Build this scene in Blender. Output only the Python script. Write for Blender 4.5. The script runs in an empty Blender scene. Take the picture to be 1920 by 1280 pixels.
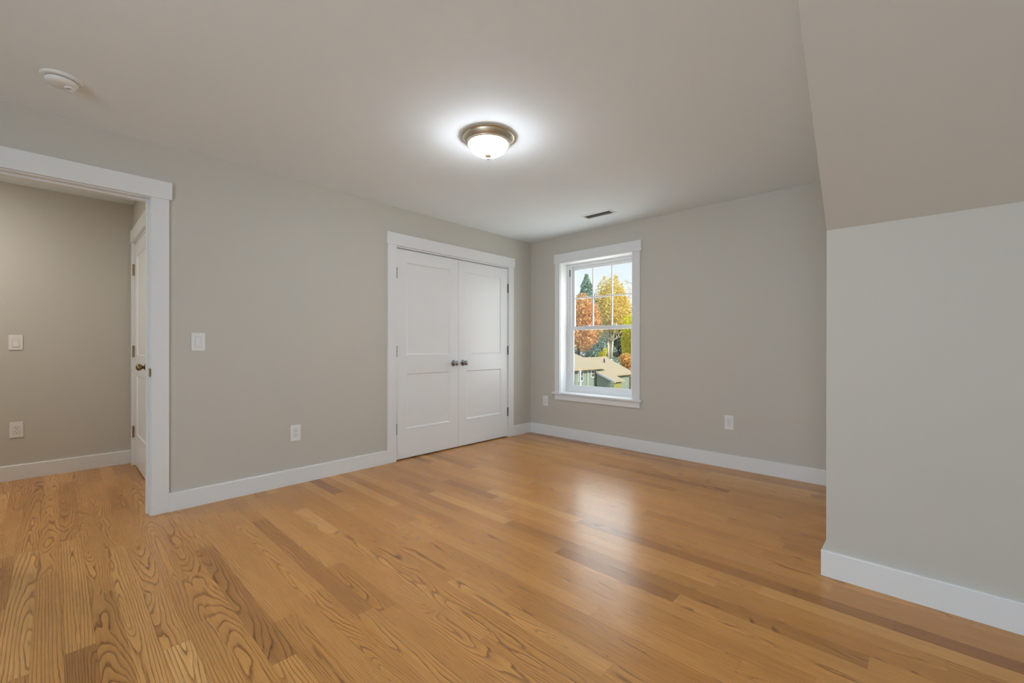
import bpy, bmesh, math, random
from mathutils import Vector, Matrix
random.seed(7)
sc = bpy.context.scene
COL = sc.collection
PI = math.pi

# ------------------------------------------------------------------ camera
cd = bpy.data.cameras.new('camera')
cam = bpy.data.objects.new('camera', cd)
COL.objects.link(cam)
sc.camera = cam
cd.sensor_width = 36.0
cd.lens = 807.06 / 1920 * 36.0
cd.shift_y = 8.28 / 1920
cd.clip_start = 0.05
cd.clip_end = 600
_yaw, _pit, _rol = -0.7551, -0.0006, 0.0015
_F = Vector((math.sin(_yaw) * math.cos(_pit), math.cos(_yaw) * math.cos(_pit), math.sin(_pit)))
_R = Vector((math.cos(_yaw), -math.sin(_yaw), 0))
_U = _R.cross(_F)
_R2 = math.cos(_rol) * _R + math.sin(_rol) * _U
_U2 = -math.sin(_rol) * _R + math.cos(_rol) * _U
_m = Matrix((_R2, _U2, -_F)).transposed().to_4x4()
_m.translation = Vector((3.6474, -4.2282, 1.1131))
cam.matrix_world = _m

# ------------------------------------------------------------------ sky, sun, daylight, exposure
world = bpy.data.worlds.new('sky')
sc.world = world
world.use_nodes = True
nt = world.node_tree
nt.nodes.clear()
w_out = nt.nodes.new('ShaderNodeOutputWorld')
w_bg = nt.nodes.new('ShaderNodeBackground')
w_tc = nt.nodes.new('ShaderNodeTexCoord')
w_sep = nt.nodes.new('ShaderNodeSeparateXYZ')
w_rmp = nt.nodes.new('ShaderNodeValToRGB')
nt.links.new(w_tc.outputs['Generated'], w_sep.inputs[0])
nt.links.new(w_sep.outputs['Z'], w_rmp.inputs[0])
nt.links.new(w_rmp.outputs[0], w_bg.inputs[0])
nt.links.new(w_bg.outputs[0], w_out.inputs[0])
e = w_rmp.color_ramp.elements
e[0].position = 0.0
e[0].color = (0.90, 0.91, 0.93, 1)
e[1].position = 0.75
e[1].color = (0.20, 0.42, 0.85, 1)
e2 = w_rmp.color_ramp.elements.new(0.20)
e2.color = (0.70, 0.79, 0.88, 1)
SKY = 1.28
w_bg.inputs[1].default_value = SKY
WIN = 12.5
LAMP_C = (0.93, 0.955, 1.0)
HALL_C = (1.0, 0.96, 0.88)
REAR_C = (0.68, 0.85, 1.0)
WIN_C = (0.97, 0.99, 0.96)
REAR = 75
def add_light(name, kind, loc, energy, color, direction=None, **kw):
    l = bpy.data.lights.new(name, kind)
    l.energy = energy
    l.color = color
    for k, v in kw.items():
        setattr(l, k, v)
    o = bpy.data.objects.new(name, l)
    COL.objects.link(o)
    o.location = loc
    if direction is not None:
        o.rotation_euler = Vector(direction).to_track_quat('-Z', 'Y').to_euler()
    return o

add_light('sun', 'SUN', (30, 0, 30), 4.2, (1.0, 0.93, 0.80), (-0.82, 0.06, -0.50), angle=0.01)
# added fill light in an invented rear opening, then daylight at the window
add_light('rear_fill', 'AREA', (3.6, -6.62, 1.40), REAR, REAR_C, (0, 1, 0.0),
          shape='RECTANGLE', size=1.9, size_y=1.45)
add_light('daylight_window', 'AREA', (0.96, 0.205, 1.33), WIN, WIN_C, (0, -1, 0),
          shape='RECTANGLE', size=0.72, size_y=1.34)
sc.cycles.sample_clamp_indirect = 0.0
sc.cycles.diffuse_bounces = 6
vs = sc.view_settings
sc.display_settings.display_device = 'sRGB'
vs.view_transform = 'Standard'
vs.look = 'None'
vs.gamma = 1.0
vs.use_curve_mapping = False
vs.exposure = 0.0
LAMP = 115
HALL = 255

# ------------------------------------------------------------------ materials
def srgb(r, g, b):
    def f(c):
        c /= 255.0
        return c / 12.92 if c <= 0.04045 else ((c + 0.055) / 1.055) ** 2.4
    return (f(r), f(g), f(b), 1.0)

def new_mat(name):
    m = bpy.data.materials.new(name)
    m.use_nodes = True
    return m, m.node_tree, m.node_tree.nodes['Principled BSDF']

def paint(name, col, rough, bump=0.0, scale=300.0, spec=0.5, metal=0.0, var=0.0):
    m, t, b = new_mat(name)
    b.inputs['Base Color'].default_value = col
    b.inputs['Roughness'].default_value = rough
    b.inputs['Metallic'].default_value = metal
    b.inputs['Specular IOR Level'].default_value = spec
    tc = t.nodes.new('ShaderNodeTexCoord')
    n = t.nodes.new('ShaderNodeTexNoise')
    n.inputs['Scale'].default_value = scale
    n.inputs['Detail'].default_value = 3
    t.links.new(tc.outputs['Object'], n.inputs['Vector'])
    if bump:
        bp = t.nodes.new('ShaderNodeBump')
        bp.inputs['Strength'].default_value = bump
        bp.inputs['Distance'].default_value = 0.001
        t.links.new(n.outputs[0], bp.inputs['Height'])
        t.links.new(bp.outputs[0], b.inputs['Normal'])
    if var:
        mx = t.nodes.new('ShaderNodeMix')
        mx.data_type = 'RGBA'
        mx.inputs['A'].default_value = [c * (1 - var) for c in col[:3]] + [1]
        mx.inputs['B'].default_value = [min(1, c * (1 + var)) for c in col[:3]] + [1]
        t.links.new(n.outputs[0], mx.inputs['Factor'])
        t.links.new(mx.outputs['Result'], b.inputs['Base Color'])
    return m

M = {}
M['wall'] = paint('greige_wall_paint', (0.568, 0.547, 0.494, 1), 0.55, 0.12, 450, 0.35)
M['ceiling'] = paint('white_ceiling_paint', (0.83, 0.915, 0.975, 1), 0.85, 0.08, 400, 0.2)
M['trim'] = paint('white_trim_enamel', (0.78, 0.795, 0.80, 1), 0.33, 0.02, 150, 0.5)
M['door'] = paint('white_door_enamel', (0.79, 0.805, 0.815, 1), 0.28, 0.03, 120, 0.5)
M['vinyl'] = paint('white_window_vinyl', (0.80, 0.815, 0.83, 1), 0.35, 0.0, 100, 0.5)
M['plastic'] = paint('white_plastic', (0.80, 0.80, 0.79, 1), 0.35, 0.0, 100, 0.5)
M['slot'] = paint('dark_slot', (0.02, 0.02, 0.02, 1), 0.6)
M['shadowgap'] = paint('grey_gap', (0.12, 0.12, 0.12, 1), 0.7)
M['nickel'] = paint('brushed_nickel', (0.66, 0.61, 0.50, 1), 0.40, 0.03, 200, 0.5, 1.0)
M['chrome'] = paint('polished_chrome', (0.30, 0.31, 0.33, 1), 0.12, 0.0, 100, 0.5, 1.0)
M['pewter'] = paint('dark_pewter_hinge', (0.055, 0.052, 0.05, 1), 0.45, 0.0, 100, 0.4, 0.3)
M['brass'] = paint('antique_brass', (0.30, 0.215, 0.105, 1), 0.28, 0.02, 200, 0.5, 1.0)
M['steel'] = paint('grey_vent_metal', (0.42, 0.42, 0.425, 1), 0.5)
M['duct'] = paint('dim_duct_metal', (0.13, 0.13, 0.135, 1), 0.6)
M['siding'] = paint('grey_green_siding', srgb(150, 164, 148), 0.9, 0.0, 3.0, 0.1, 0, 0.18)
M['siding_y'] = paint('olive_siding', srgb(165, 160, 92), 0.9, 0.0, 3.0, 0.1, 0, 0.12)
M['shingle'] = paint('tan_roof_shingle', srgb(196, 176, 140), 0.95, 0.0, 14.0, 0.05, 0, 0.14)
M['fascia'] = paint('white_fascia', (0.8, 0.8, 0.78, 1), 0.6)
M['ground'] = paint('leaf_litter_ground', srgb(118, 108, 70), 1.0, 0.0, 1.5, 0.0, 0, 0.35)
M['bark'] = paint('pale_bark', srgb(226, 216, 192), 0.95, 0.0, 6.0, 0.05, 0, 0.25)
M['bark_d'] = paint('brown_bark', srgb(110, 92, 74), 0.95, 0.0, 6.0, 0.05, 0, 0.25)
M['darkglass'] = paint('dark_house_glass', (0.03, 0.035, 0.04, 1), 0.1)

# lamp bowl: the glass gives off the light of the bulbs behind it
m, t, b = new_mat('lit_alabaster_glass')
b.inputs['Base Color'].default_value = (0.9, 0.88, 0.84, 1)
b.inputs['Roughness'].default_value = 0.2
b.inputs['Emission Color'].default_value = LAMP_C + (1,)
bg_ = t.nodes.new('ShaderNodeNewGeometry')
bs_ = t.nodes.new('ShaderNodeSeparateXYZ')
bm_ = t.nodes.new('ShaderNodeMapRange')      # the bulbs sit low behind the glass: it glows most at the bottom
t.links.new(bg_.outputs['Normal'], bs_.inputs[0])
t.links.new(bs_.outputs['Z'], bm_.inputs[0])
bm_.inputs[1].default_value = 0.0
bm_.inputs[2].default_value = -1.0
bm_.inputs[3].default_value = 0.07 * LAMP
bm_.inputs[4].default_value = LAMP
t.links.new(bm_.outputs[0], b.inputs['Emission Strength'])
M['bowl'] = m
m, t, b = new_mat('lit_hall_diffuser')
b.inputs['Base Color'].default_value = (0.9, 0.9, 0.9, 1)
b.inputs['Emission Color'].default_value = HALL_C + (1,)
b.inputs['Emission Strength'].default_value = HALL
M['hall_diffuser'] = m

# window glass: mostly clear with a weak mirror
m, t, b = new_mat('clear_glass')
t.nodes.remove(b)
g1 = t.nodes.new('ShaderNodeBsdfTransparent')
g1.inputs[0].default_value = (0.97, 0.985, 0.98, 1)
g2 = t.nodes.new('ShaderNodeBsdfGlossy')
g2.inputs['Roughness'].default_value = 0.02
gm = t.nodes.new('ShaderNodeMixShader')
gm.inputs[0].default_value = 0.05
t.links.new(g1.outputs[0], gm.inputs[1])
t.links.new(g2.outputs[0], gm.inputs[2])
t.links.new(gm.outputs[0], t.nodes['Material Output'].inputs[0])
M['glass'] = m

def leaf_mat(name, cols, trans=0.25):
    m, t, b = new_mat(name)
    geo = t.nodes.new('ShaderNodeNewGeometry')
    r = t.nodes.new('ShaderNodeValToRGB')
    t.links.new(geo.outputs['Random Per Island'], r.inputs[0])
    els = r.color_ramp.elements
    while len(els) < len(cols):
        els.new(0.5)
    for i, c in enumerate(cols):
        els[i].position = i / (len(cols) - 1)
        els[i].color = srgb(*c)
    t.links.new(r.outputs[0], b.inputs['Base Color'])
    b.inputs['Roughness'].default_value = 0.8
    b.inputs['Specular IOR Level'].default_value = 0.1
    tr = t.nodes.new('ShaderNodeBsdfTranslucent')
    t.links.new(r.outputs[0], tr.inputs[0])
    mx = t.nodes.new('ShaderNodeMixShader')
    mx.inputs[0].default_value = trans
    t.links.new(b.outputs[0], mx.inputs[1])
    t.links.new(tr.outputs[0], mx.inputs[2])
    t.links.new(mx.outputs[0], t.nodes['Material Output'].inputs[0])
    return m

M['leaf_red'] = leaf_mat('red_orange_leaves', [(206, 140, 84), (246, 186, 126), (250, 204, 138), (246, 182, 148), (252, 222, 132), (214, 196, 104)])
M['leaf_yellow'] = leaf_mat('pale_yellow_leaves', [(214, 186, 104), (248, 226, 128), (252, 238, 140), (248, 216, 152), (240, 230, 96)])
M['leaf_lime'] = leaf_mat('bright_yellow_leaves', [(214, 202, 50), (248, 238, 60), (252, 246, 96), (232, 226, 72)])
M['leaf_orange'] = leaf_mat('orange_leaves', [(222, 156, 78), (248, 196, 104), (250, 214, 112), (210, 150, 90)])
M['needle'] = leaf_mat('blue_green_needles', [(138, 168, 150), (168, 196, 176), (196, 216, 200), (128, 150, 124)], 0.1)
M['needle_d'] = leaf_mat('dark_green_needles', [(40, 52, 36), (66, 80, 52), (92, 102, 66), (110, 104, 66)], 0.1)
M['leaf_pale'] = leaf_mat('pale_green_leaves', [(176, 190, 150), (220, 226, 190), (150, 166, 120)])

# oak strips: growth rings cut at a different place and tilt in every strip
def oak():
    m, t, b = new_mat('finished_oak_strips')
    N, L = t.nodes, t.links
    uv = N.new('ShaderNodeUVMap'); uv.uv_map = 'strip'
    at = N.new('ShaderNodeAttribute'); at.attribute_name = 'rnd'
    su = N.new('ShaderNodeSeparateXYZ'); L.new(uv.outputs[0], su.inputs[0])
    sr = N.new('ShaderNodeSeparateColor'); L.new(at.outputs['Color'], sr.inputs[0])
    U, V = su.outputs[0], su.outputs[1]
    R1, R2, R3, R4 = sr.outputs[0], sr.outputs[1], sr.outputs[2], at.outputs['Alpha']
    def mt(op, a, b_=None, c=None):
        n = N.new('ShaderNodeMath'); n.operation = op
        for i, x in enumerate((a, b_, c)):
            if x is None: continue
            if isinstance(x, (int, float)): n.inputs[i].default_value = x
            else: L.new(x, n.inputs[i])
        return n.outputs[0]
    def noise(x, y, z, detail=2.0, rough=0.5):
        cmb = N.new('ShaderNodeCombineXYZ')
        for i, q in enumerate((x, y, z)):
            if isinstance(q, (int, float)): cmb.inputs[i].default_value = q
            else: L.new(q, cmb.inputs[i])
        n = N.new('ShaderNodeTexNoise')
        n.inputs['Scale'].default_value = 1.0
        n.inputs['Detail'].default_value = detail
        n.inputs['Roughness'].default_value = rough
        L.new(cmb.outputs[0], n.inputs['Vector'])
        return n.outputs[0]
    z = mt('MULTIPLY', R1, 91.0)
    zz = mt('MULTIPLY', R3, 57.0)
    # wandering of the rings
    w1 = mt('SUBTRACT', noise(mt('MULTIPLY', U, 1.7), mt('MULTIPLY', V, 7.0), z, 2.0), 0.5)
    w2 = mt('SUBTRACT', noise(mt('MULTIPLY', U, 7.0), mt('MULTIPLY', V, 45.0), zz, 2.0), 0.5)
    yc = mt('MULTIPLY', mt('SUBTRACT', R1, 0.5), 0.13)
    y = mt('ADD', mt('SUBTRACT', V, yc), mt('MULTIPLY', w1, 0.024))
    tilt = mt('MULTIPLY', mt('SUBTRACT', R3, 0.5), 0.13)
    d = mt('ADD', mt('ADD', mt('MULTIPLY', R2, 0.05), mt('MULTIPLY', U, tilt)), mt('MULTIPLY', w1, 0.075))
    rad = mt('SQRT', mt('ADD', mt('MULTIPLY', y, y), mt('MULTIPLY', d, d)))
    rad = mt('ADD', rad, mt('MULTIPLY', w2, 0.0050))
    sp = mt('ADD', mt('MULTIPLY', mt('FRACT', mt('MULTIPLY', R4, 7.3)), 0.0055), 0.0060)
    ring = mt('FRACT', mt('DIVIDE', rad, sp))
    rr = N.new('ShaderNodeValToRGB'); L.new(ring, rr.inputs[0])
    ce = rr.color_ramp.elements
    ce[0].position = 0.0; ce[0].color = (0, 0, 0, 1)
    ce[1].position = 1.0; ce[1].color = (0.0, 0.0, 0.0, 1)
    for p_, v_ in ((0.05, 1.0), (0.16, 0.85), (0.30, 0.25), (0.65, 0.05)):
        a = ce.new(p_); a.color = (v_, v_, v_, 1)
    # open pores: short dark ticks along the strip
    p = noise(mt('MULTIPLY', U, 12.0), mt('MULTIPLY', V, 520.0), z, 1.0)
    pr = N.new('ShaderNodeMapRange'); L.new(p, pr.inputs[0])
    pr.inputs[1].default_value = 0.50; pr.inputs[2].default_value = 0.70
    pr.inputs[3].default_value = 0.0; pr.inputs[4].default_value = 1.0
    pores = pr.outputs[0]
    fade = mt('ADD', 0.45, mt('MULTIPLY', noise(mt('MULTIPLY', U, 4.0), mt('MULTIPLY', V, 25.0), zz, 1.0), 1.1))
    lineamt = mt('MULTIPLY', mt('MULTIPLY', rr.outputs[0], fade), mt('ADD', 0.70, mt('MULTIPLY', pores, 0.45)))
    lineamt = mt('MINIMUM', mt('ADD', lineamt, mt('MULTIPLY', pores, 0.20)), 1.0)
    # strip tone
    tone = N.new('ShaderNodeValToRGB'); L.new(R4, tone.inputs[0])
    te = tone.color_ramp.elements
    te[0].position = 0.0; te[0].color = OAK[0]
    te[1].position = 1.0; te[1].color = OAK[4]
    for p_, c_ in ((0.15, OAK[1]), (0.45, OAK[2]), (0.78, OAK[3])):
        q = te.new(p_); q.color = c_
    blot = noise(mt('MULTIPLY', U, 3.0), mt('MULTIPLY', V, 22.0), zz, 3.0)
    streak = noise(mt('MULTIPLY', U, 2.2), mt('MULTIPLY', V, 190.0), zz, 2.0)
    hsv = N.new('ShaderNodeHueSaturation')
    L.new(tone.outputs[0], hsv.inputs['Color'])
    L.new(mt('ADD', mt('ADD', 0.68, mt('MULTIPLY', blot, 0.36)), mt('MULTIPLY', streak, 0.30)), hsv.inputs['Value'])
    dark = N.new('ShaderNodeMix'); dark.data_type = 'RGBA'; dark.blend_type = 'MULTIPLY'
    L.new(mt('MULTIPLY', lineamt, 0.95), dark.inputs['Factor'])
    L.new(hsv.outputs[0], dark.inputs['A'])
    dark.inputs['B'].default_value = (0.36, 0.25, 0.16, 1)
    L.new(dark.outputs['Result'], b.inputs['Base Color'])
    b.inputs['Specular IOR Level'].default_value = 0.42
    L.new(mt('ADD', 0.24, mt('MULTIPLY', lineamt, 0.10)), b.inputs['Roughness'])
    bp = N.new('ShaderNodeBump'); bp.inputs['Strength'].default_value = 0.10; bp.inputs['Distance'].default_value = 0.0006
    bp.invert = True
    L.new(lineamt, bp.inputs['Height']); L.new(bp.outputs[0], b.inputs['Normal'])
    return m
OAK = [srgb(168, 114, 62), srgb(193, 137, 74), srgb(207, 149, 82), srgb(218, 161, 92), srgb(231, 177, 109)]
M['oak'] = oak()

# ------------------------------------------------------------------ mesh helpers
def box(bm, x0, x1, y0, y1, z0, z1, bev=0.0):
    vs_ = [bm.verts.new((x, y, z)) for x in (x0, x1) for y in (y0, y1) for z in (z0, z1)]
    q = [(0, 1, 3, 2), (4, 6, 7, 5), (0, 4, 5, 1), (2, 3, 7, 6), (0, 2, 6, 4), (1, 5, 7, 3)]
    fs = [bm.faces.new([vs_[i] for i in f]) for f in q]
    if bev:
        es = list({ed for f in fs for ed in f.edges})
        bmesh.ops.bevel(bm, geom=es, offset=bev, segments=2, profile=0.5, affect='EDGES')

def prism(bm, pts, a0, a1, axis):
    """polygon pts swept along axis ('x','y','z') from a0 to a1"""
    def mk(p, a):
        if axis == 'x': return (a, p[0], p[1])
        if axis == 'y': return (p[0], a, p[1])
        return (p[0], p[1], a)
    A = [bm.verts.new(mk(p, a0)) for p in pts]
    B = [bm.verts.new(mk(p, a1)) for p in pts]
    n = len(pts)
    bm.faces.new(A[::-1]); bm.faces.new(B)
    for i in range(n):
        bm.faces.new((A[i], A[(i + 1) % n], B[(i + 1) % n], B[i]))
    bmesh.ops.recalc_face_normals(bm, faces=bm.faces[:])

def lathe(bm, prof, seg=48, mat=None):
    """profile of (radius, z); mat turns/moves the result"""
    rings = []
    for r, z in prof:
        if r < 1e-6:
            v = bm.verts.new((0, 0, z)); rings.append([v] * seg)
        else:
            rings.append([bm.verts.new((r * math.cos(2 * PI * i / seg), r * math.sin(2 * PI * i / seg), z)) for i in range(seg)])
    new = set()
    for a, b_ in zip(rings, rings[1:]):
        for i in range(seg):
            q = []
            for v in (a[i], a[(i + 1) % seg], b_[(i + 1) % seg], b_[i]):
                if v not in q: q.append(v)
            if len(q) > 2: new.add(bm.faces.new(q))
    vs_ = {v for r in rings for v in r}
    if mat is not None:
        bmesh.ops.transform(bm, matrix=mat, verts=list(vs_))
    bmesh.ops.recalc_face_normals(bm, faces=bm.faces[:])

def tube(bm, p0, p1, r0, r1, seg=8):
    p0, p1 = Vector(p0), Vector(p1)
    d = p1 - p0
    q = d.to_track_quat('Z', 'Y').to_matrix().to_4x4()
    q.translation = p0
    L_ = d.length
    lathe(bm, [(0, 0), (r0, 0), (r1, L_), (0, L_)], seg, q)

def obj(name, bm, mat, parent=None, smooth=False, loc=(0, 0, 0), rz=0.0, sharp=None):
    me = bpy.data.meshes.new(name)
    bm.to_mesh(me); bm.free()
    if mat is not None: me.materials.append(mat)
    if smooth:
        for p in me.polygons: p.use_smooth = True
        if sharp: me.set_sharp_from_angle(angle=math.radians(sharp))
    o = bpy.data.objects.new(name, me)
    COL.objects.link(o)
    o.location = loc
    o.rotation_euler.z = rz
    if parent is not None: o.parent = parent
    return o

def tag(o, label, cat, group=None, kind=None):
    o['label'] = label; o['category'] = cat
    if group: o['group'] = group
    if kind: o['kind'] = kind
    return o

def thing(name, loc=(0, 0, 0), rz=0.0):
    o = bpy.data.objects.new(name, None)
    o.empty_display_size = 0.1
    COL.objects.link(o)
    o.location = loc; o.rotation_euler.z = rz
    return o

def copy_tree(o, parent=None):
    c = o.copy(); COL.objects.link(c)
    if parent is not None: c.parent = parent
    for ch in list(o.children): copy_tree(ch, c)
    return c

def boxes(*bs):
    bm = bmesh.new()
    for b_ in bs: box(bm, *b_)
    return bm

# ------------------------------------------------------------------ dimensions (metres)
H = 2.44
T = 0.018                     # thickness of casings and baseboards
KX, KY, KZ = 3.326, -1.653, 1.675     # knee wall corner
SLY = KY - (H - KZ)           # where the 45 degree slope meets the ceiling
DY0, DY1, DZ = -4.64, -3.803, 2.073   # doorway to the hall
CY0, CY1, CZ = -1.984, -0.4255, 2.062 # closet opening
WX0, WX1, WZ0, WZ1 = 0.485, 1.436, 0.545, 2.112   # window opening
HX, HY = -1.775, -3.72        # hall far wall, hall end wall
RY, RX = -6.5, 5.9            # rear wall, right wall

def struct(name, bm, mat, label, cat):
    return tag(obj(name, bm, mat), label, cat, None, 'structure')

# ------------------------------------------------------------------ shell
# floor: every strip its own face, laid along x through room and hall
bm = bmesh.new()
uvl = bm.loops.layers.uv.new('strip')
cl = bm.loops.layers.float_color.new('rnd')
SW = 0.0826
rg = random.Random(21)
y = RY - 0.1
row = 0
while y < 0.02:
    x = -2.0 - rg.uniform(0, 1.0)
    while x < RX + 0.1:
        ln = rg.choice((0.45, 0.6, 0.75, 0.9, 1.1, 1.3, 1.6)) * rg.uniform(0.85, 1.15)
        g = 0.0004
        x0, x1, y0, y1 = x, x + ln - g, y, y + SW - g
        x0 = max(x0, -1.95)
        if x1 > x0:
            vq = [bm.verts.new(c) for c in ((x0, y0, 0), (x1, y0, 0), (x1, y1, 0), (x0, y1, 0))]
            f = bm.faces.new(vq)
            rnd = (rg.random(), rg.random(), rg.random(), min(1, max(0, rg.gauss(0.5, 0.19))))
            if rg.random() < 0.09: rnd = rnd[:3] + (rg.uniform(0, 0.12),)
            cx_, cy_ = (x0 + x1) / 2 + rg.uniform(-.4, .4), (y0 + y1) / 2
            for lp in f.loops:
                lp[uvl].uv = (lp.vert.co.x - cx_, lp.vert.co.y - cy_)
                lp[cl] = rnd
        x += ln
    y += SW
    row += 1
floor = struct('floor', bm, M['oak'], 'honey oak strip floor with a satin finish', 'floor')
bm = boxes((-1.95, RX + .1, RY - .1, 0.02, -0.2, -0.0012))
sub = obj('subfloor', bm, M['slot'], floor)

struct('wall_left', boxes(
    (-0.115, 0, RY, DY0 - .02, 0, H), (-0.115, 0, DY0 - .02, DY1 + .02, DZ + .02, H), (-0.115, 0, DY1 + .02, CY0 - .018, 0, H),
    (-0.115, 0, CY0 - .018, CY1 + .018, CZ + .018, H), (-0.115, 0, CY1 + .018, 0.0, 0, H)),
    M['wall'], 'greige wall with the hall doorway and the closet doors', 'wall')
struct('wall_back', boxes(
    (-0.115, WX0 - .02, 0, 0.19, 0, H), (WX1 + .02, KX + .1, 0, 0.19, 0, H),
    (WX0 - .02, WX1 + .02, 0, 0.19, 0, WZ0 - .03), (WX0 - .02, WX1 + .02, 0, 0.19, WZ1 + .02, H)),
    M['wall'], 'greige wall with the window', 'wall')
bm = bmesh.new()
prism(bm, [(0.0, 0), (KY, 0), (KY, KZ), (SLY, H), (0.0, H)], KX, KX + 0.10, 'x')
struct('wall_dormer', bm, M['wall'], 'side wall of the window alcove behind the knee wall corner', 'wall')
struct('wall_right', boxes((RX, RX + .15, RY, KY + .1, 0, H)), M['wall'], 'greige wall on the right behind the camera', 'wall')
struct('wall_rear', boxes((-0.115, 2.6, RY - .15, RY, 0, H), (4.6, RX + .15, RY - .15, RY, 0, H),
       (2.6, 4.6, RY - .15, RY, 0, .6), (2.6, 4.6, RY - .15, RY, 2.15, H)),  # made-up opening in the unseen wall, placed for the fill light
       M['wall'], 'greige wall behind the camera', 'wall')
struct('wall_knee', boxes((KX + .10, RX, KY, KY + .1, 0, KZ)), M['wall'], 'low greige knee wall under the sloped ceiling at right', 'wall')
bm = bmesh.new()
prism(bm, [(KY, KZ), (SLY, H), (SLY + .15, H + .02), (KY + .12, KZ)], KX + .10, RX + .15, 'x')
struct('wall_slope', bm, M['wall'], 'greige sloped ceiling rising from the knee wall', 'wall')
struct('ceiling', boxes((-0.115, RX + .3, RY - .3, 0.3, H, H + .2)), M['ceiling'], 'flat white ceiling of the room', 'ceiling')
# hall
struct('wall_hall', boxes((HX - .12, HX, RY, HY + .3, 0, H)), M['wall'], 'far wall of the hall seen through the doorway', 'wall')
struct('wall_hall_end', boxes(
    (HX, -1.655, HY, HY + .12, 0, H), (-0.775, -0.115, HY, HY + .12, 0, H), (-1.655, -0.775, HY, HY + .12, 2.06, H),
    (HX, -0.115, HY + .12, HY + .20, 0, H)), M['wall'], 'short end wall of the hall around its white door', 'wall')
struct('wall_hall_near', boxes((HX - .12, -0.115, RY - .15, RY, 0, H)), M['wall'], 'near end wall of the hall outside the view', 'wall')
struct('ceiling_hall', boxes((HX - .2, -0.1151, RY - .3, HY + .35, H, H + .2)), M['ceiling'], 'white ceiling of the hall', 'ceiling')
# closet interior
struct('wall_closet', boxes((-0.80, -0.75, -2.3, -0.1, 0, H), (-0.75, -0.115, -2.3, -2.2, 0, H), (-0.75, -0.115, -0.2, -0.1, 0, H), (-0.80, -0.1152, -2.3, -0.1, H, H + .1)),
       M['wall'], 'inside of the closet behind its doors', 'wall')

# baseboards
BB = 0.1225
def base_prof(s):       # eased top edge; s = outward sign along the first coordinate
    return [(0, 0), (s * T, 0), (s * T, BB - .004), (s * (T - .004), BB), (0, BB)]
def baseboard(name, axis, wallpos, s, a0, a1, label):
    bm = bmesh.new()
    pts = base_prof(s)
    if axis == 'y':   # runs along y, offset in x
        prism(bm, [(wallpos + p, q) for p, q in pts], a0, a1, 'y')
    else:
        prism(bm, [(wallpos + p, q) for p, q in pts], a0, a1, 'x')
    return struct(name, bm, M['trim'], label, 'baseboard')
baseboard('baseboard_left', 'y', 0, 1, -3.705, -2.0757, 'white baseboard between the hall doorway and the closet')
baseboard('baseboard_corner', 'y', 0, 1, -0.337, -T, 'short white baseboard between the closet and the room corner')
baseboard('baseboard_back', 'x', 0, -1, 0.0, KX - T, 'white baseboard under the window')
baseboard('baseboard_dormer', 'y', KX, -1, KY, -T, 'white baseboard running behind the knee wall corner')
baseboard('baseboard_knee', 'x', KY, -1, KX - T, RX, 'white baseboard along the knee wall')
baseboard('baseboard_hall', 'y', HX, 1, RY, HY, 'white baseboard along the hall wall')

# ------------------------------------------------------------------ doorway trim
tr = thing('trim_1', (0, (DY0 + DY1) / 2, 0))
tag(tr, 'white casing and jamb around the open doorway to the hall', 'door casing', None, 'structure')
yo = (DY0 + DY1) / 2
def local_boxes(off, *bs):
    bm = bmesh.new()
    for b_ in bs:
        box(bm, b_[0], b_[1], b_[2] - off, b_[3] - off, *b_[4:])
    return bm
for (a, b_) in ((-3.797, -3.705), (DY0 - .098, DY0 - .006)):
    obj('side_casing', local_boxes(yo, (0, T, a, b_, 0, 2.0793, .0015)), M['trim'], tr)
obj('header_casing', local_boxes(yo, (0, T + .006, DY0 - .115, -3.690, 2.0793, 2.1943, .0015)), M['trim'], tr)
obj('jamb', local_boxes(yo, (-0.1155, 0.001, DY1, DY1 + .019, 0, DZ + .019), (-0.1155, 0.001, DY0 - .019, DY0, 0, DZ + .019),
                        (-0.1155, 0.001, DY0, DY1, DZ, DZ + .019)), M['trim'], tr)
obj('door_stop', local_boxes(yo, (-0.09, -0.047, DY1 - .012, DY1, 0, DZ, .001), (-0.09, -0.047, DY0, DY0 + .012, 0, DZ, .001),
                             (-0.09, -0.047, DY0 + .012, DY1 - .012, DZ - .012, DZ, .001)), M['trim'], tr)
# hall side casing
for (a, b_) in ((-3.797, -3.73), (DY0 - .098, DY0 - .006)):
    obj('side_casing', local_boxes(yo, (-0.133, -0.115, a, b_, 0, 2.0793)), M['trim'], tr)
obj('header_casing', local_boxes(yo, (-0.139, -0.115, DY0 - .115, -3.73, 2.0793, 2.19)), M['trim'], tr)
sp = obj('strike_plate', local_boxes(yo, (-0.030, 0.0045, DY1 - .0018, DY1 + .001, 0.905, 0.962), (0.001, 0.0085, DY1 - .004, DY1 + .0045, 0.909, 0.958, .0015)), M['brass'], tr)
sp['label'] = 'antique brass strike plate'

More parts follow.
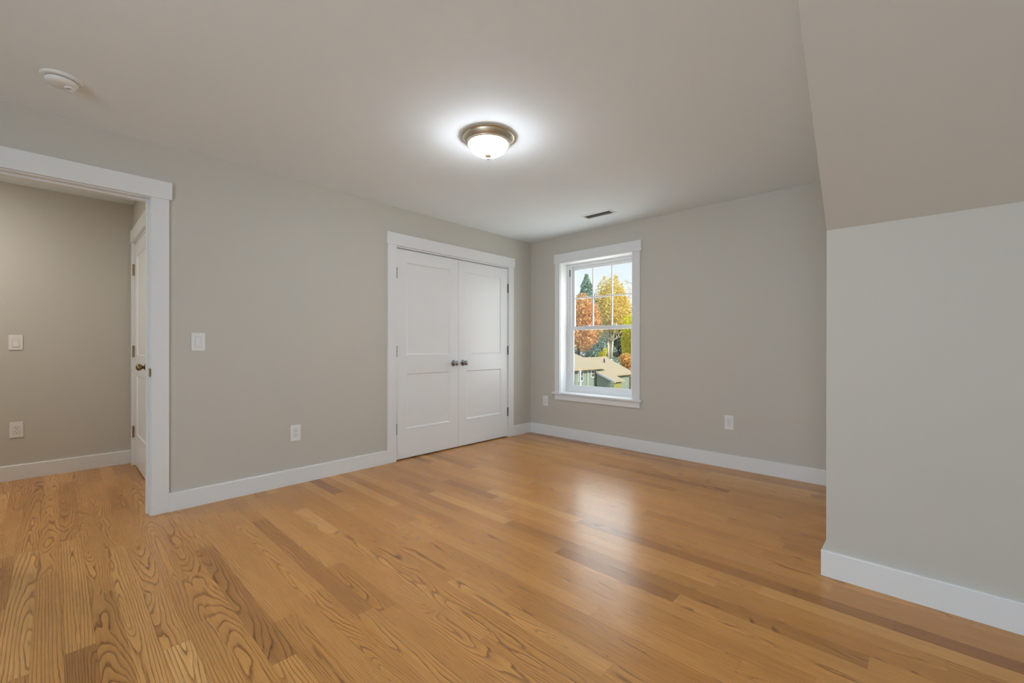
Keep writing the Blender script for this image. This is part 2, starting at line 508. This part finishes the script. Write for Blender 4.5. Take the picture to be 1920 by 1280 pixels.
# ------------------------------------------------------------------ closet trim
tr2 = thing('trim_2', (0, (CY0 + CY1) / 2, 0))
tag(tr2, 'white casing around the double closet doors', 'door casing', None, 'structure')
yo = (CY0 + CY1) / 2
for (a, b_) in ((-2.0757, -1.9840), (-0.4255, -0.337)):
    obj('side_casing', local_boxes(yo, (0, T, a, b_, 0, 2.0733, .0015)), M['trim'], tr2)
obj('header_casing', local_boxes(yo, (0, T + .006, -2.086, -0.324, 2.0733, 2.1885, .0015)), M['trim'], tr2)
obj('jamb', local_boxes(yo, (-0.1155, 0.0005, CY0 - .018, CY0 + .006, 0, CZ + .018), (-0.1155, 0.0005, CY1 - .006, CY1 + .018, 0, CZ + .018),
                        (-0.1155, 0.0005, CY0 + .006, CY1 - .006, CZ - .004, CZ + .018)), M['trim'], tr2)
obj('door_stop', local_boxes(yo, (-0.075, -0.045, CY0 + .006, CY0 + .03, 0, CZ - .004), (-0.075, -0.045, CY1 - .03, CY1 - .006, 0, CZ - .004),
                             (-0.075, -0.045, CY0 + .03, CY1 - .03, CZ - .03, CZ - .004)), M['trim'], tr2)

# ------------------------------------------------------------------ doors
def door_leaf(w, h, t, panels, rec=0.009, slope=0.011):
    """front at y=0 facing -y, x 0..w, z 0..h; flat recessed panels with sloped edges"""
    bm = bmesh.new()
    xs = sorted({0, w} | {p[0] for p in panels} | {p[1] for p in panels})
    zs = sorted({0, h} | {p[2] for p in panels} | {p[3] for p in panels})
    cache = {}
    def v(x, y, z):
        k = (round(x, 5), round(y, 5), round(z, 5))
        if k not in cache: cache[k] = bm.verts.new((x, y, z))
        return cache[k]
    for side, s in ((0.0, 1), (t, -1)):
        for i in range(len(xs) - 1):
            for j in range(len(zs) - 1):
                x0, x1, z0, z1 = xs[i], xs[i + 1], zs[j], zs[j + 1]
                pn = [p for p in panels if abs(p[0] - x0) < 1e-6 and abs(p[1] - x1) < 1e-6 and abs(p[2] - z0) < 1e-6 and abs(p[3] - z1) < 1e-6]
                o_ = [v(x0, side, z0), v(x1, side, z0), v(x1, side, z1), v(x0, side, z1)]
                if pn:
                    q = slope; yy = side + s * rec
                    n_ = [v(x0 + q, yy, z0 + q), v(x1 - q, yy, z0 + q), v(x1 - q, yy, z1 - q), v(x0 + q, yy, z1 - q)]
                    for k in range(4):
                        bm.faces.new((o_[k], o_[(k + 1) % 4], n_[(k + 1) % 4], n_[k]))
                    bm.faces.new(n_)
                else:
                    bm.faces.new(o_)
    for i in range(len(xs) - 1):
        for z in (0, h):
            bm.faces.new((v(xs[i], 0, z), v(xs[i + 1], 0, z), v(xs[i + 1], t, z), v(xs[i], t, z)))
    for j in range(len(zs) - 1):
        for x in (0, w):
            bm.faces.new((v(x, 0, zs[j]), v(x, 0, zs[j + 1]), v(x, t, zs[j + 1]), v(x, t, zs[j])))
    bmesh.ops.recalc_face_normals(bm, faces=bm.faces[:])
    return bm

TOFRONT = Matrix.Rotation(PI / 2, 4, 'X')     # lathe axis z -> -y
def at(x, y, z, m=TOFRONT):
    q = m.copy(); q.translation = Vector((x, y, z)); return q

def hinge(parent, x, z, mat, r=0.0068, ln=0.102, leaf=None):
    bm = bmesh.new()
    seg_ = ln / 5
    for k in range(5):
        rr = r if k % 2 == 0 else r * 0.94
        lathe(bm, [(0, 0), (rr, 0), (rr, seg_ - .001), (0, seg_ - .001)], 14, Matrix.Translation((x, -r * 0.8, z - ln / 2 + k * seg_)))
    lathe(bm, [(0, 0), (r * .75, 0), (r * .5, .005), (0, .006)], 14, Matrix.Translation((x, -r * 0.8, z + ln / 2)))
    if leaf:
        box(bm, min(x, x + leaf), max(x, x + leaf), -.0012, .002, z - ln / 2, z + ln / 2)
    return obj('hinge', bm, mat, parent, True, sharp=35)

PZ = [(0.836 - .012, 0.2975 - .012), (1.927 - .012, 1.021 - .012)]
def closet_leaf(name, y0, w, left_hinged, label):
    # door local x runs along world +y (rz = 90 deg turns local -y to world +x)
    o = thing(name, (0.0, y0, 0.012), PI / 2)
    tag(o, label, 'closet door', 'closet door leaves', 'structure')
    st = 0.115
    obj('leaf', door_leaf(w, 2.036, 0.035, [(st, w - st, z1, z0) for z0, z1 in PZ]), M['door'], o)
    hx_ = -0.0035 if left_hinged else w + 0.0035
    for z in (1.811, 1.056, 0.305):
        hinge(o, hx_, z - .012, M['pewter'])
    kx = w - 0.0655 if left_hinged else 0.0605
    k = bmesh.new()
    lathe(k, [(0, .024), (.010, .024), (.0115, .030), (.019, .038), (.0255, .047), (.0265, .054), (.0245, .061), (.017, .0665), (.008, .0685), (0, .069)], 40, at(kx, 0, 0.911))
    kn = obj('doorknob', k, M['chrome'], o, True)
    k = bmesh.new()
    lathe(k, [(0, 0), (.0325, 0), (.0325, .004), (.029, .0075), (.020, .010), (.012, .014), (.0100, .026), (0, .026)], 40, at(kx, 0, 0.911))
    obj('rosette', k, M['chrome'], kn, True, sharp=40)
    return o
closet_leaf('door_1', -1.9745, 0.7665, True, 'left leaf of the white two panel closet doors, beside the light switch wall')
closet_leaf('door_2', -1.2035, 0.7685, False, 'right leaf of the white two panel closet doors, nearer the window')

# hall door, on the end wall facing -y
HD = thing('door_3', (-1.635, HY + .002, 0.012))
tag(HD, 'white two panel door at the end of the hall with an antique brass knob', 'door', None, 'structure')
w = 0.840
obj('leaf', door_leaf(w, 2.030, 0.035, [(.115, w - .115, z1, z0) for z0, z1 in PZ]), M['door'], HD)
for z in (1.808, 1.054, 0.310):
    hinge(HD, -0.012, z - .012, M['brass'], 0.0100, 0.102, -0.02)
k = bmesh.new()
lathe(k, [(0, .018), (.011, .018), (.013, .022), (.022, .028), (.0265, .036), (.0275, .044), (.025, .052), (.0235, .055), (.0225, .056), (.016, .061), (.006, .063), (0, .063)], 48, at(.700, 0, 0.921))
kn = obj('doorknob', k, M['brass'], HD, True); kn['label'] = 'antique brass doorknob'
k = bmesh.new()
lathe(k, [(0, 0), (.034, 0), (.034, .003), (.028, .006), (.016, .011), (.011, .020), (0, .020)], 48, at(.700, 0, 0.921))
obj('rosette', k, M['brass'], kn, True, sharp=40)
tr3 = thing('trim_3', (-1.18, HY, 0))
tag(tr3, 'white casing around the hall door', 'door casing', None, 'structure')
def lb(off, *bs):
    bm = bmesh.new()
    for b_ in bs: box(bm, b_[0] - off[0], b_[1] - off[0], b_[2] - off[1], b_[3] - off[1], *b_[4:])
    return bm
o_ = (-1.18, HY)
obj('side_casing', lb(o_, (-1.728, -1.645, HY - T, HY, 0, 2.062, .0015)), M['trim'], tr3)
obj('side_casing', lb(o_, (-0.786, -0.703, HY - T, HY, 0, 2.062, .0015)), M['trim'], tr3)
obj('header_casing', lb(o_, (-1.738, -0.693, HY - T - .005, HY, 2.062, 2.175, .0015)), M['trim'], tr3)
obj('jamb', lb(o_, (-1.656, -1.639, HY - .0005, HY + .119, 0, 2.062), (-0.792, -0.775, HY - .0005, HY + .119, 0, 2.062), (-1.639, -0.792, HY - .0005, HY + .119, 2.046, 2.062)), M['trim'], tr3)

# ------------------------------------------------------------------ window
WN = thing('window_1', ((WX0 + WX1) / 2, 0, WZ0))
tag(WN, 'white double hung window with six panes in its upper sash, above the oak floor', 'window', None, 'structure')
wo = (WN.location.x, WN.location.z)
def wb(*bs):
    bm = bmesh.new()
    for b_ in bs: box(bm, b_[0] - wo[0], b_[1] - wo[0], b_[2], b_[3], b_[4] - wo[1], b_[5] - wo[1], *b_[6:])
    return bm
for a, b_ in ((0.4058, 0.4795), (1.4365, 1.532)):
    obj('side_casing', wb((a, b_ if b_ < 1 else 1.5255, -T, 0, WZ0, 2.1096, .0015)), M['trim'], WN)
obj('header_casing', wb((0.395, 1.5415, -T - .006, 0, 2.1096, 2.2255, .0015)), M['trim'], WN)
obj('stool', wb((0.372, 1.553, -0.042, 0.0, WZ0 - .022, WZ0, .004), (WX0, WX1, -0.01, 0.128, WZ0 - .022, WZ0)), M['trim'], WN)
obj('apron', wb((0.405, 1.5255, -T, 0, 0.4564, WZ0 - .022, .0015)), M['trim'], WN)
obj('jamb', wb((WX0 - .019, WX0, -0.001, .13, WZ0 - .022, WZ1 + .019), (WX1, WX1 + .019, -0.001, .13, WZ0 - .022, WZ1 + .019), (WX0, WX1, -0.001, .13, WZ1, WZ1 + .019)), M['trim'], WN)
FY = 0.128
obj('frame', wb((WX0 - .019, WX0 + .030, FY, .195, WZ0 - .01, WZ1 + .019), (WX1 - .030, WX1 + .019, FY, .195, WZ0 - .01, WZ1 + .019),
                (WX0 + .03, WX1 - .03, FY, .195, WZ1 - .030, WZ1 + .019), (WX0 + .03, WX1 - .03, FY, .195, WZ0 - .01, WZ0 + .022),
                (WX0 + .030, WX0 + .042, .150, .157, 1.35, WZ1 - .03), (WX1 - .042, WX1 - .030, .150, .157, 1.35, WZ1 - .03)), M['vinyl'], WN)
gx0, gx1 = 0.578, 1.343
up = obj('upper_sash', wb((WX0 + .03, gx0, .160, .185, 1.310, 2.082, .002), (gx1, WX1 - .03, .160, .185, 1.310, 2.082, .002),
                          (gx0, gx1, .160, .185, 2.038, 2.082, .002), (gx0, gx1, .160, .185, 1.310, 1.349, .002)), M['vinyl'], WN)
mx = gx1 - gx0
obj('muntin', wb(*[(gx0 + mx * k / 3 - .0085, gx0 + mx * k / 3 + .0085, .166, .180, 1.349, 2.038, .003) for k in (1, 2)],
                 (gx0, gx1, .1665, .1795, 1.693 - .0085, 1.693 + .0085, .003)), M['vinyl'], up)
obj('pane', wb((gx0 - .005, gx1 + .005, .1705, .1745, 1.344, 2.043)), M['glass'], up)
gy0, gy1 = 0.566, 1.355
lo = obj('lower_sash', wb((WX0 + .03, gy0, .132, .157, .567, 1.348, .002), (gy1, WX1 - .03, .132, .157, .567, 1.348, .002),
                          (gy0, gy1, .132, .157, 1.305, 1.348, .002), (gy0, gy1, .132, .157, .567, .622, .002)), M['vinyl'], WN)
obj('sash_lip', wb((gy0, gy0 + .012, .139, .150, .622, 1.305), (gy1 - .012, gy1, .139, .150, .622, 1.305), (gy0 + .012, gy1 - .012, .1395, .1495, .622, .632)), M['vinyl'], lo)
obj('pane', wb((gy0 + .004, gy1 - .004, .1425, .1465, .626, 1.309)), M['glass'], lo)
for sx in (0.78, 1.14):
    obj('sash_lock', wb((sx - .025, sx + .025, .135, .155, 1.348, 1.360, .003)), M['vinyl'], lo)
q = obj('balance_slot', wb((WX0 + .0305, WX0 + .0425, .1372, .1378, 1.965, 2.05)), M['slot'], WN)
obj('balance_cover', wb((WX0 + .026, WX0 + .060, .138, .150, 1.352, WZ1 - .03)), M['vinyl'], WN)

# ------------------------------------------------------------------ switches and outlets
def make_switch(loc, rz, label):
    o = thing('light_switch', loc, rz)
    tag(o, label, 'light switch', 'white rocker light switches')
    bm = bmesh.new(); box(bm, -.0395, .0395, -.006, 0, -.062, .062, .0025)
    obj('plate', bm, M['plastic'], o)
    bm = bmesh.new(); box(bm, -.0185, .0185, -.0066, -.005, -.0355, .0355)
    obj('surround', bm, M['steel'], o)
    bm = bmesh.new()
    prism(bm, [(-.004, .034), (-.0074, .034), (-.0066, .002), (-.0105, -.034), (-.004, -.034)], -.0168, .0168, 'x')
    obj('rocker', bm, M['plastic'], o)
    return o
def make_outlet(loc, rz, label):
    o = thing('wall_outlet', loc, rz)
    tag(o, label, 'outlet', 'white duplex wall outlets')
    bm = bmesh.new(); box(bm, -.0385, .0385, -.006, 0, -.064, .064, .0025)
    obj('plate', bm, M['plastic'], o)
    bm = bmesh.new(); box(bm, -.0178, .0178, -.0064, -.005, -.0342, .0342)
    obj('surround', bm, M['steel'], o)
    bm = bmesh.new(); box(bm, -.0166, .0166, -.0078, -.005, -.033, .033, .0008)
    f = obj('receptacle', bm, M['plastic'], o)
    for z in (.0175, -.0155):
        bm = bmesh.new(); box(bm, -.0082, -.0055, -.0082, -.0076, z - .001, z + .008)
        obj('slot', bm, M['slot'], f)
        bm = bmesh.new(); box(bm, .0055, .0080, -.0082, -.0076, z, z + .0075)
        obj('slot', bm, M['slot'], f)
        bm = bmesh.new(); lathe(bm, [(0, .0076), (.0032, .0076), (.0032, .0082), (0, .0082)], 14, at(0, 0, z - .0085))
        obj('ground_hole', bm, M['slot'], f)
    return o
make_switch((0.0, -3.5425, 1.136), PI / 2, 'white rocker light switch on the room wall right of the doorway')
make_switch((HX, -4.448, 1.133), PI / 2, 'white rocker light switch on the hall wall seen through the doorway')
make_outlet((0.0, -2.8975, 0.409), PI / 2, 'white outlet on the left wall between the doorway and the closet')
make_outlet((HX, -4.444, 0.411), PI / 2, 'white outlet on the hall wall below the hall light switch')
make_outlet((0.2495, 0.0, 0.4215), 0, 'white outlet low beside the window, nearest the room corner')
make_outlet((2.3975, 0.0, 0.414), 0, 'white outlet on the window wall right of the window')

# ------------------------------------------------------------------ ceiling light
CLT = thing('ceiling_light', (1.657, -2.337, H))
tag(CLT, 'lit flush ceiling light with a white glass bowl and brushed nickel ring', 'ceiling light')
bm = bmesh.new()
lathe(bm, [(r_ * .955, z_) for r_, z_ in [(0, 0), (.175, 0), (.175, -.007), (.170, -.011), (.166, -.012), (.164, -.017), (.158, -.026), (.150, -.038), (.146, -.041), (.145, -.047), (.140, -.051), (.134, -.052), (.130, -.046), (0, -.046)]], 72)
obj('canopy', bm, M['nickel'], CLT, True, sharp=30)
bm = bmesh.new()
prof = [(.131, -.046), (.1295, -.053), (.126, -.061), (.119, -.073), (.109, -.084), (.096, -.094), (.080, -.103), (.062, -.1095), (.042, -.1145), (.021, -.1175), (0, -.1185)]
lathe(bm, [(r_ * .965, z_) for r_, z_ in prof], 64)
obj('glass_bowl', bm, M['bowl'], CLT, True)
bm = bmesh.new()
lathe(bm, [(0, -.114), (.0245, -.114), (.025, -.118), (.020, -.125), (.012, -.131), (.0065, -.1335), (.0085, -.137), (.0082, -.141), (.005, -.1445), (0, -.145)], 28)
obj('finial', bm, M['nickel'], CLT, True, sharp=50)

# hall light, left of the doorway and outside the view
hl = thing('ceiling_light', (-0.95, -5.1, H))
tag(hl, 'small round ceiling light in the hall, lighting the hall wall', 'ceiling light')
bm = bmesh.new(); lathe(bm, [(0, 0), (.10, 0), (.10, -.012), (.085, -.016), (.085, -.010), (0, -.010)], 40)
obj('trim_ring', bm, M['plastic'], hl, True, sharp=30)
bm = bmesh.new(); lathe(bm, [(.084, -.012), (.06, -.022), (0, -.026)], 40)
obj('diffuser', bm, M['hall_diffuser'], hl, True)

# ------------------------------------------------------------------ smoke detector
SD = thing('smoke_detector', (0.547, -4.205, H))
tag(SD, 'round white smoke detector on the ceiling above the doorway', 'smoke detector')
bm = bmesh.new(); lathe(bm, [(0, 0), (.076, 0), (.076, -.006), (.073, -.011), (.064, -.0135), (.058, -.0135), (.058, -.016), (0, -.016)], 56)
obj('base', bm, M['plastic'], SD, True, sharp=30)
bm = bmesh.new(); lathe(bm, [(.052, -.0135), (.060, -.0165), (.0605, -.022), (.058, -.030), (.050, -.037), (.038, -.041), (0, -.042)], 56)
obj('cover', bm, M['plastic'], SD, True, sharp=40)
bm = bmesh.new(); lathe(bm, [(0, -.012), (.059, -.012), (.059, -.0172), (0, -.0172)], 56)
obj('vent_gap', bm, M['shadowgap'], SD, True, sharp=30)
bm = bmesh.new(); lathe(bm, [(.019, -.034), (.021, -.046), (.018, -.050), (.015, -.048), (.014, -.042), (0, -.041)], 32, Matrix.Translation((.008, .028, 0)))
obj('horn', bm, M['plastic'], SD, True, sharp=40)
bm = bmesh.new(); lathe(bm, [(0, -.040), (.006, -.040), (.006, -.0435), (0, -.044)], 20, Matrix.Translation((.008, .028, 0)))
obj('test_button', bm, M['steel'], SD, True, sharp=30)

# ------------------------------------------------------------------ air vent
AV = thing('air_vent', (1.305, -0.470, H))
tag(AV, 'white metal air vent register in the ceiling near the window', 'air vent')
bm = bmesh.new()
vx, vy = .170, .068
outer = [(-vx, -vy), (vx, -vy), (vx, vy), (-vx, vy)]
inn = [(-vx + .022, -vy + .020), (vx - .022, -vy + .020), (vx - .022, vy - .020), (-vx + .022, vy - .020)]
V0 = [bm.verts.new((x, y_, 0)) for x, y_ in outer]
V1 = [bm.verts.new((x * .985, y_ * .96, -.005)) for x, y_ in outer]
V2 = [bm.verts.new((x, y_, -.007)) for x, y_ in inn]
V3 = [bm.verts.new((x, y_, -.001)) for x, y_ in inn]
for A_, B_ in ((V0, V1), (V1, V2), (V2, V3)):
    for i in range(4): bm.faces.new((A_[i], A_[(i + 1) % 4], B_[(i + 1) % 4], B_[i]))
bmesh.ops.recalc_face_normals(bm, faces=bm.faces[:])
obj('frame', bm, M['trim'], AV)
bm = boxes((-vx + .02, vx - .02, -vy + .018, vy - .018, -.0012, -.0004))
obj('duct_opening', bm, M['duct'], AV)
for k in range(24):
    bm = bmesh.new()
    x = -vx + .030 + k * (2 * vx - .06) / 23
    prism(bm, [(x - .0055, -.0020), (x - .0043, -.0015), (x + .0050, -.0062), (x + .0038, -.0068)], -vy + .021, vy - .021, 'y')
    obj('louver', bm, M['steel'], AV)

# ------------------------------------------------------------------ outside: ground, neighbour's house, trees
GZ = -4.2
bm = bmesh.new()
vq = [bm.verts.new(c) for c in ((-160, 4, GZ), (120, 4, GZ), (120, 200, GZ), (-160, 200, GZ))]
bm.faces.new(vq)
tag(obj('yard', bm, M['ground']), 'leaf covered ground outside the window', 'ground', None, 'structure')

NH = thing('house', (-16.4, 24.0, GZ))
tag(NH, 'neighbouring grey green house with tan shingled roofs, seen through the window', 'house')
ho = Vector((-16.4, 24.0, GZ))
def hp(name, mat, bm, parent=NH):
    bmesh.ops.translate(bm, verts=bm.verts[:], vec=-ho)
    return obj(name, bm, mat, parent)
def slab(p, th=0.14):
    """roof plane given by four points, with thickness"""
    bm = bmesh.new()
    a = [bm.verts.new(Vector(q)) for q in p]
    b_ = [bm.verts.new(Vector(q) - Vector((0, 0, th))) for q in p]
    bm.faces.new(a); bm.faces.new(b_[::-1])
    n = len(p)
    for i in range(n): bm.faces.new((a[i], b_[i], b_[(i + 1) % n], a[(i + 1) % n]))
    bmesh.ops.recalc_face_normals(bm, faces=bm.faces[:])
    return bm
# main wing: eave along y facing +x
ex, ez, y0, y1 = -15.93, -0.718, 8.0, 28.15
hp('roof', M['shingle'], slab([(ex, y0, ez), (ex, y1, ez), (ex - 4.6, y1, ez + 1.70), (ex - 4.6, y0, ez + 1.70)]))
hp('roof', M['shingle'], slab([(ex - 9.2, y0, ez), (ex - 4.6, y0, ez + 1.70), (ex - 4.6, y1, ez + 1.70), (ex - 9.2, y1, ez)]))
bm = boxes((-24.6, -16.45, y0 + .4, y1 - .3, GZ, ez + .02))
prism(bm, [(-24.6, ez), (-16.45, ez), (-20.53, ez + 1.5)], y0 + .4, y1 - .3, 'y')
hp('wall', M['siding'], bm)
def house_window(x, ya, yb, za, zb):
    f = hp('window', M['fascia'], boxes((x, x + .06, ya - .07, yb + .07, za - .07, zb + .07)))
    bm = boxes(*[(x + .055, x + .075, ya + (yb - ya) * i / 2 + .02, ya + (yb - ya) * (i + 1) / 2 - .02, za + (zb - za) * j / 2 + .02, za + (zb - za) * (j + 1) / 2 - .02) for i in (0, 1) for j in (0, 1)])
    hp('pane', M['darkglass'], bm, f)
house_window(-16.45, 24.99, 25.55, -1.75, -1.02)
house_window(-16.45, 26.90, 27.28, -1.52, -0.98)
hp('post', M['fascia'], boxes((-15.95, -15.82, 24.35, 24.50, GZ, ez - .1)))
hp('downspout', M['fascia'], boxes((-16.43, -16.36, 26.25, 26.32, GZ, ez - .1)))
# rear wing
bm = slab([(-16.75, 31.0, -1.56), (-16.75, 35.2, -1.56), (-20.05, 35.2, -0.02), (-20.05, 31.0, -0.02)])
hp('roof', M['shingle'], bm)
hp('roof', M['shingle'], slab([(-23.35, 31.0, -1.56), (-20.05, 31.0, -0.02), (-20.05, 35.2, -0.02), (-23.35, 35.2, -1.56)]))
bm = boxes((-22.9, -17.2, 31.35, 34.9, GZ, -1.60))
prism(bm, [(-22.9, -1.65), (-17.2, -1.65), (-20.05, -.20)], 31.35, 34.9, 'y')
hp('wall', M['siding'], bm)
hp('vent_pipe', M['darkglass'], boxes((-18.95, -18.85, 33.0, 33.1, -0.7, -0.15)))
# porch wing in front
hp('roof', M['shingle'], slab([(-14.42, 27.35, -1.81), (-14.42, 29.0, -1.81), (-16.30, 29.0, -1.05), (-16.30, 27.35, -1.05)], .08))
bm = bmesh.new()
prism(bm, [(-14.40, -1.80), (-14.40, -1.97), (-16.22, -1.235), (-16.22, -1.07)], 27.29, 27.35, 'y')
hp('fascia', M['fascia'], bm)
bm = bmesh.new()
prism(bm, [(-14.72, GZ), (-14.72, -1.80), (-16.28, -1.17), (-16.28, GZ)], 27.57, 28.9, 'y')
hp('wall', M['siding_y'], bm)
bm = bmesh.new()
prism(bm, [(-14.74, GZ), (-14.74, -1.80), (-16.26, -1.185), (-16.26, GZ)], 27.50, 27.565, 'y')
hp('gable_wall', M['siding'], bm)

def crown(bm, c, rad, n, size, rg, shape='blob', lumps=9):
    c = Vector(c); rad = Vector(rad)
    cl_ = []
    for i in range(lumps):
        while True:
            p = Vector((rg.uniform(-1, 1), rg.uniform(-1, 1), rg.uniform(-1, 1)))
            if p.length < 1: break
        cl_.append((p * 0.62, rg.uniform(.34, .55)))
    k = 0
    while k < n:
        if shape == 'cone':
            h_ = rg.random() ** 1.4
            tier = (h_ * 9) % 1.0
            rr = (1 - h_) * (0.60 + 0.40 * (1 - tier)) + .02
            a = rg.uniform(0, 2 * PI)
            q_ = rr * math.sqrt(rg.uniform(.25, 1))
            p = Vector((q_ * math.cos(a), q_ * math.sin(a), h_ * 2 - 1 - .10 * q_))
        else:
            lc, lr = rg.choice(cl_)
            while True:
                d = Vector((rg.uniform(-1, 1), rg.uniform(-1, 1), rg.uniform(-1, 1)))
                if .45 < d.length < 1: break
            p = lc + d * lr
            if shape == 'oval':
                p.x *= 1 - .55 * max(0, p.z); p.y *= 1 - .55 * max(0, p.z)
        w_ = c + Vector((p.x * rad.x, p.y * rad.y, p.z * rad.z))
        n_ = Vector((rg.gauss(0, 1), rg.gauss(0, 1), rg.gauss(0, 1) + .5)).normalized()
        t1 = n_.orthogonal().normalized()
        t1 = Matrix.Rotation(rg.uniform(0, 2 * PI), 3, n_) @ t1
        t2 = n_.cross(t1)
        s = size * rg.uniform(.6, 1.3)
        vq_ = [bm.verts.new(w_ + t1 * s), bm.verts.new(w_ + t2 * s * .7), bm.verts.new(w_ - t1 * s), bm.verts.new(w_ - t2 * s * .7)]
        bm.faces.new(vq_)
        k += 1

def branchy(bm, base, top, r, rg, nb, spread, stems=1):
    base, top = Vector(base), Vector(top)
    for s in range(stems):
        off = Vector((rg.uniform(-1, 1), rg.uniform(-1, 1), 0)) * spread * (0.5 if stems > 1 else .1)
        p = base.copy()
        tgt = top + off
        prev = base + off * .08
        for i in range(1, 6):
            f = i / 5
            q_ = base.lerp(tgt, f) + Vector((rg.uniform(-.1, .1), rg.uniform(-.1, .1), 0)) * r * 6
            tube(bm, prev, q_, r * (1 - .8 * (f - .2)), r * (1 - .8 * f) + .01, 7)
            if i >= 2 and i < 5:
                for b_ in range(nb):
                    d = Vector((rg.uniform(-1, 1), rg.uniform(-1, 1), rg.uniform(.5, 1.2))) * spread * rg.uniform(.4, .8)
                    tube(bm, q_, q_ + d, r * (1 - .8 * f) * .5 + .008, .012, 5)
            prev = q_

def tree(name, base, crown_c, rad, n, size, leaf, bark, r, label, seed, shape='blob', stems=1, nb=3, lumps=9, group='autumn trees outside the window', cat='tree'):
    rg_ = random.Random(seed)
    o = thing(name, base)
    tag(o, label, cat, group)
    b0 = Vector(base)
    bm = bmesh.new()
    crown(bm, Vector(crown_c) - b0, rad, n, size, rg_, shape, lumps)
    obj('foliage', bm, leaf, o)
    bm = bmesh.new()
    top = Vector(crown_c) - b0 + Vector((0, 0, rad[2] * (.95 if shape == 'cone' else .5)))
    branchy(bm, (0, 0, 0), top, r, rg_, nb, rad[0] * .7, stems)
    obj('trunk', bm, bark, o, True)
    return o

CAMP = Vector((3.6474, -4.2282, 1.1131))
def out(x, y_, z, s):           # a point pushed s times farther from the viewpoint of the survey
    v = CAMP + (Vector((x, y_, z)) - CAMP) * s
    return v
def plant(name, c, s, rad, n, size, leaf, bark, r, label, seed, **kw):
    cc = out(*c, s)
    return tree(name, (cc.x, cc.y, GZ), cc, rad, n, size, M[leaf], M[bark], r, label, seed, **kw)
plant('maple_tree', (-20.3, 30.7, 3.2), 1.5, (3.5, 3.5, 4.7), 15000, .15, 'leaf_red', 'bark_d', .22, 'red and orange maple tree at the left of the window view', 3, lumps=16)
plant('spruce_tree', (-30.6, 47.6, 3.4), 1.35, (9.8, 9.8, 10.6), 15000, .20, 'needle', 'bark_d', .25, 'tall blue green spruce behind the red maple tree', 4, shape='cone', nb=0)
plant('birch_tree', (-22.4, 39.9, 5.4), 1.5, (4.3, 4.3, 6.9), 14000, .15, 'leaf_yellow', 'bark', .19, 'tall pale yellow tree with several pale stems in the middle of the window view', 5, shape='oval', stems=5, nb=4, lumps=18)
plant('yellow_tree', (-14.2, 31.1, 2.0), 1.5, (3.2, 3.2, 3.9), 12000, .14, 'leaf_lime', 'bark', .14, 'bright yellow tree at the right edge of the window view', 6, lumps=16)
plant('sapling', (-14.35, 25.6, 0.2), 1.9, (1.0, 1.0, 1.5), 1200, .11, 'leaf_lime', 'bark', .06, 'small yellow sapling behind the house roof', 7, lumps=7)
plant('shrub', (-14.05, 28.65, -0.45), 1.35, (1.5, 1.5, 1.4), 2600, .13, 'leaf_orange', 'bark_d', .07, 'orange shrub below the bright yellow tree', 8, lumps=8, cat='shrub')
for i, (x_, y_, z_, rad) in enumerate([(-46.5, 79.0, 3.5, (5.2, 4.0, 9.5)), (-46.6, 88.5, 2.5, (5.4, 4.0, 9.5)), (-59.5, 74.0, 2.5, (5.4, 4.0, 9.5)), (-33.2, 87.0, 1.5, (4.4, 4.0, 7.0))]):
    cc = Vector((x_, y_, z_))
    tree('evergreen_tree', (x_, y_, GZ), cc, rad, 6000, .34, M['needle_d'], M['bark_d'], .25,
         ['dark evergreen tree behind the pale yellow tree', 'dark evergreen tree behind the bright yellow tree', 'dark evergreen tree behind the red maple tree', 'low dark evergreen tree at the far right behind the yellow trees'][i], 11 + i, shape='blob', nb=0, lumps=14)
plant('bare_tree', (-17.6, 43.5, 3.0), 1.5, (2.2, 2.2, 5.4), 60, .12, 'leaf_yellow', 'bark', .08, 'nearly bare grey tree between the yellow trees', 21, nb=5, stems=3)
cc = Vector((-13.75, 25.6, -2.35))
tree('dapple_bush', (cc.x, cc.y, GZ), cc, (.62, .5, .95), 900, .055, M['leaf_pale'], M['bark_d'], .03, 'pale foliage standing in for dappled light on the house porch wing', 22, lumps=6, nb=0, cat='dapple_bush')  # pale leaves put where dappled light falls on the gable wall
# young tree just right of the window opening; only the tips of its branches reach into the view
tw = thing('young_tree', (-1.2, 11.0, GZ))
tag(tw, 'thin tree beside the window, showing only a branch tip with a few orange leaves', 'tree')
rgb = random.Random(5)
bm = bmesh.new()
for c_ in ((-2.72, -1.32, 7.55), (-2.66, -1.30, 7.32), (-2.58, -1.26, 7.0)):
    crown(bm, c_, (.20, .16, .15), 14, .034, rgb, lumps=3)
crown(bm, (.2, .3, 8.2), (1.6, 1.3, 1.3), 900, .05, rgb, lumps=8)
obj('foliage', bm, M['leaf_orange'], tw)
bm = bmesh.new()
tube(bm, (0, 0, 0), (.1, .05, 4.2), .09, .06, 8); tube(bm, (.1, .05, 4.2), (.15, .2, 8.0), .06, .02, 8)
tube(bm, (.1, .05, 5.2), (-1.5, -.75, 7.1), .035, .018, 6); tube(bm, (-1.5, -.75, 7.1), (-2.75, -1.33, 7.62), .018, .004, 6)
tube(bm, (-2.0, -.98, 7.3), (-2.68, -1.3, 7.3), .008, .003, 5); tube(bm, (-1.5, -.75, 7.1), (-2.6, -1.27, 7.0), .010, .003, 5)
for q_ in ((.9, .6, 8.6), (-.6, .5, 8.7), (.8, -.3, 8.3), (-.4, .9, 8.2)):
    tube(bm, (.13, .12, 6.6), q_, .03, .008, 6)
obj('trunk', bm, M['bark_d'], tw, True)
